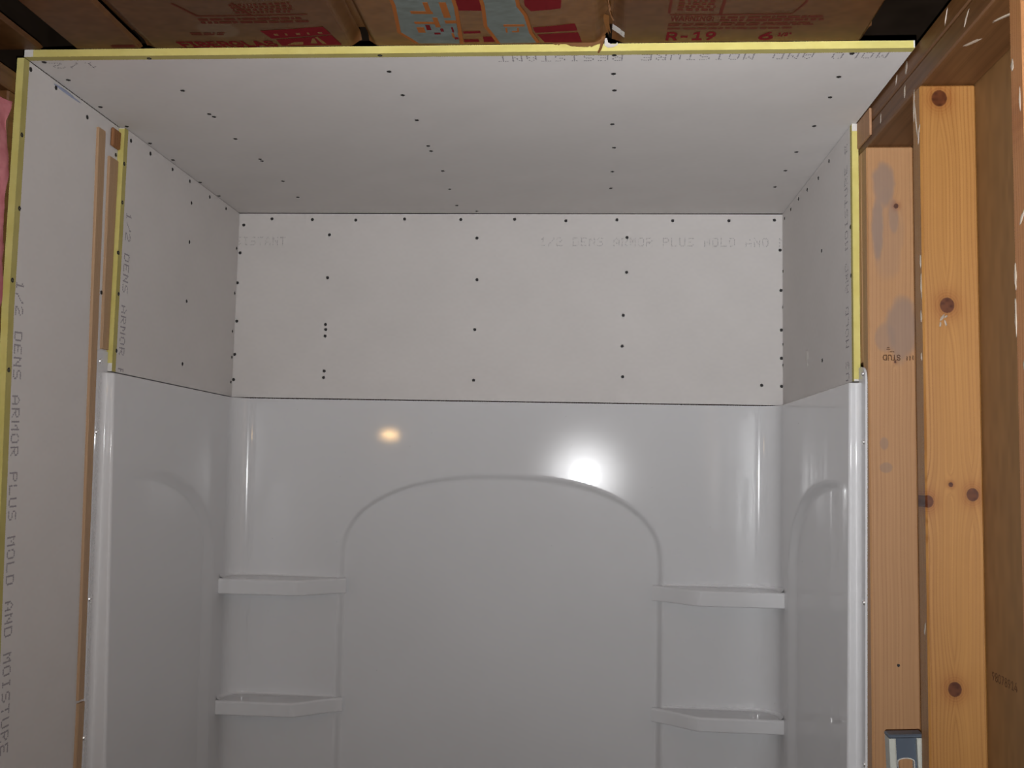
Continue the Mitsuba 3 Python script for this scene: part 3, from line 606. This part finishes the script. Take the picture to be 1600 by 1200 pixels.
# torn hem that hangs in front of the yellow edge, and shreds
def sheet(poly, y, th=0.0012, bend=0.0):
    m = trimesh.creation.extrude_polygon(Polygon(poly), th, engine='earcut')
    v, f = trimesh.remesh.subdivide_to_size(m.vertices, m.faces, 0.012)
    top = max(p[1] for p in poly)
    return trimesh.Trimesh(np.column_stack([v[:, 0], y - v[:, 2] - bend * (top - v[:, 1]) ** 2, v[:, 1]]), f, process=False)
add(k + '__torn_hem', sheet([(0.120, 2.4545), (0.160, 2.4535), (0.168, 2.4500), (0.1715, 2.4515), (0.173, 2.4490), (0.176, 2.4515), (0.185, 2.4515), (0.194, 2.4478), (0.205, 2.4468), (0.222, 2.4460), (0.2255, 2.4480), (0.228, 2.4455), (0.2315, 2.4480), (0.240, 2.4510), (0.249, 2.4530), (0.249, 2.4640), (0.120, 2.4600)], YB0 - 0.001), 'kraft_light')
add(k + '__paper_shred', sheet([(0.2455, 2.4640), (0.2420, 2.4440), (0.2385, 2.4330), (0.2410, 2.4320), (0.2455, 2.4400), (0.2520, 2.4640)], YB0 - 0.004, 0.0012, 4.0), 'kraft_light')
add(k + '__paper_shred', sheet([(0.2500, 2.4600), (0.2500, 2.4470), (0.2560, 2.4430), (0.2650, 2.4440), (0.2720, 2.4480), (0.2715, 2.4530), (0.2690, 2.4490), (0.2620, 2.4490), (0.2560, 2.4520), (0.2540, 2.4600)], YB0 - 0.003, 0.0012, 4.0), 'room_board')
for j, (x, y) in enumerate(((0.250, -1.14), (0.254, -1.19), (0.249, -1.23))):
    m = sheet([(-0.006, 0.02), (0.0, -0.016), (0.003, -0.004), (0.006, -0.012), (0.007, 0.02)], 0.0, 0.001, 6.0)
    m.apply_transform(trimesh.transformations.rotation_matrix(0.7 + j * 0.5, [0, 0, 1])); m.apply_translation([x, y, 2.452])
    add(k + '__paper_shred', m, 'kraft_light')

zD = facing(0.262, 0.688, 0.020, 0.014, 0.050, seed=8)
batt('insulation_batt_004', 0.262, 0.688, 'brown paper-faced batt with red print reading R-19', zD)
k = 'insulation_batt_004'
pieces(k + '__red_print', ([print_text('R-19', 0.348, -1.084, 0.083, 0.030, zD)]), 'red_print')
pieces(k + '__red_print', ([print_text('6', 0.497, -1.082, 0.028, 0.028, zD), print_text('1/2"', 0.530, -1.096, 0.022, 0.012, zD)]), 'red_print')
tag(add(k + '__fine_red_print', cat([print_text('WARNING:', 0.352, -1.158, 0.068, 0.016, zD), fine_print(0.43, 0.60, -1.172, -1.150, 2, zD, 21), fine_print(0.35, 0.585, -1.148, -1.136, 2, zD, 22), fine_print(0.35, 0.555, -1.130, -1.122, 1, zD, 23), fine_print(0.36, 0.42, -1.235, -1.192, 4, zD, 24, 0.003, 0.01)]), 'thin_red_print'), kind='stuff')
pieces(k + '__red_outline', ([rect(0.346, 0.350, -1.30, -1.186, zD), rect(0.425, 0.430, -1.30, -1.182, zD), patch([(0.350, -1.182), (0.350, -1.179), (0.538, -1.179), (0.538, -1.182)], zD), patch([(0.538, -1.182), (0.538, -1.179), (0.552, -1.22), (0.556, -1.30), (0.552, -1.30), (0.548, -1.22)], zD)]), 'thin_red_print')
add(k + '__torn_hole', patch([(0.262, -1.118), (0.282, -1.116), (0.282, -1.096), (0.262, -1.098)], zD), 'room_board')

# ------------------------------------------------------------------ pink insulation in the left wall
def wool(seed, x0, x1, y0, y1, z0, z1):
    m = trimesh.creation.box(extents=(x1 - x0, y1 - y0, z1 - z0))
    v, f = trimesh.remesh.subdivide_to_size(m.vertices, m.faces, 0.022)
    m = trimesh.Trimesh(v, f); m = trimesh.Trimesh(m.vertices, m.faces)
    v = m.vertices.copy()
    q = meshkit.fbm(v * [14, 14, 7], 4, seed)[:, None] - 0.5
    m.vertices = v + m.vertex_normals * 0.055 * q
    m.apply_translation(((x0 + x1) / 2, (y0 + y1) / 2, (z0 + z1) / 2))
    return m
add('pink_insulation', wool(3, -0.850, -0.7595, -1.50, -1.108, 1.98, 2.345), 'pink_wool', smooth=True); tag('pink_insulation', 'pink fluffy insulation bulging beside the left wallboard', 'insulation')

# ------------------------------------------------------------------ spirit level leaning by the stud
def level():
    top, bot = np.array([0.7395, -1.0285, 1.3325]), np.array([0.8120, -0.965, 0.002])
    L = np.linalg.norm(top - bot); a = (top - bot) / L
    n = np.array([0, -1.0, 0]); n -= a * (n @ a); n /= np.linalg.norm(n)
    r = np.cross(a, n)
    if r[0] < 0: r = -r
    n = np.cross(r, a)
    W, Th = 0.0270, 0.011
    put = lambda m: frame(m, bot, r, a, n)
    key = 'spirit_level'
    for s in (-1, 1):
        x0, x1 = (-W, -W + 0.0095) if s < 0 else (W - 0.0095, W)
        lip = 0.0012
        pts = [(x0, -Th), (x1, -Th), (x1 + (lip if s < 0 else 0), Th - 0.003), (x1 + (lip if s < 0 else 0), Th), (x1 - 0.001, Th + 0.0012), (x0 + 0.001, Th + 0.0012), (x0 - (0 if s < 0 else lip), Th), (x0 - (0 if s < 0 else lip), Th - 0.003)]
        rail = trimesh.creation.extrude_polygon(Polygon(pts), L - 0.010, engine='earcut')
        rail = frame(rail, (0, L - 0.006, 0), (1, 0, 0), (0, 0, 1), (0, -1, 0))
        add(key + '__rail', put(rail), 'aluminium'); tag([q for q in scene if q.startswith(key + '__rail')][-1], 'bright aluminium rail')
    def slot(v0, v1):
        w = W - 0.0145; n_ = 14; v0, v1 = v0 + w * 0.45, v1 - w * 0.45
        arc = [(w * math.cos(t), v1 + 0.45 * w * math.sin(t)) for t in np.linspace(0, math.pi, n_)] + [(w * math.cos(t), v0 + 0.45 * w * math.sin(t)) for t in np.linspace(math.pi, 2 * math.pi, n_)]
        return arc
    holes = [slot(L - 0.165, L - 0.040), slot(0.040, 0.165), slot(L / 2 - 0.06, L / 2 + 0.06)]
    web = Polygon([(-W + 0.009, 0.004), (W - 0.009, 0.004), (W - 0.009, L - 0.006), (-W + 0.009, L - 0.006)], holes)
    m = trimesh.creation.extrude_polygon(web, 0.006, engine='earcut'); m.apply_translation([0, 0, -0.003])
    add(key + '__web', put(m), 'blue_grey_plastic'); tag(key + '__web', 'blue-grey web with an oval hand hole')
    for h in holes:
        ring = Polygon([(x * 1.07, y + (0.0012 if i < 14 else -0.0012)) for i, (x, y) in enumerate(h)], [h])
        m = trimesh.creation.extrude_polygon(ring, 0.009, engine='earcut'); m.apply_translation([0, 0, -0.0045])
        add(key + '__hole_rim', put(m), 'rim_plastic')
    add(key + '__end_cap', put(cat([cbox(-W - 0.0008, W + 0.0008, L - 0.006, L, -Th - 0.001, Th + 0.002, 0.002)])), 'blue_grey_plastic')
    plug = Polygon([(x, L - 0.0105 - 0.007 * math.cos(x / 0.017 * math.pi / 2)) for x in np.linspace(-0.0172, 0.0172, 14)] + [(0.0172, L - 0.004), (-0.0172, L - 0.004)])
    m = trimesh.creation.extrude_polygon(plug, 0.0075, engine='earcut'); m.apply_translation([0, 0, 0.0])
    add(key + '__end_plug', put(m), 'blue_grey_plastic')
    add(key + '__end_cap', put(cbox(-W, W, 0, 0.006, -Th, Th, 0.002)), 'blue_grey_plastic')
    tag(key, 'aluminium spirit level standing on end by the studs at the bottom right', 'spirit level')
level()

# ------------------------------------------------------------------ a bare warm bulb clipped to the left wall beside the photographer (seen only as a reflection)
LB = np.array([-0.745, -2.20, 1.895])
prof = [(0.0, 0.052), (0.014, 0.049), (0.025, 0.038), (0.029, 0.024), (0.027, 0.010), (0.020, -0.006), (0.014, -0.020), (0.013, -0.028)]
m = trimesh.creation.revolve(np.array(prof)[::-1], sections=28)
ROT = trimesh.transformations.rotation_matrix(math.pi / 2, [0, 1, 0])
m.apply_transform(ROT); m.apply_scale([1, 0.75, 0.55]); m.apply_translation(LB)
add('work_lamp__bulb', m, 'rim_plastic', smooth=40)
scene['work_lamp__bulb']['emitter'] = {'type': 'area', 'radiance': rgb(60.0, 36.0, 14.0)}
m = trimesh.creation.cylinder(0.017, 0.05, sections=24); m.apply_transform(ROT); m.apply_translation(LB + [-0.053, 0, 0])
add('work_lamp__socket', m, 'black_socket')
add('work_lamp__clamp', cbox(-0.87, -0.80, -2.215, -2.185, 1.88, 1.91, 0.003), 'black_socket')
tag('work_lamp', 'bare warm bulb in a black clamp socket on the left wall', 'lamp')
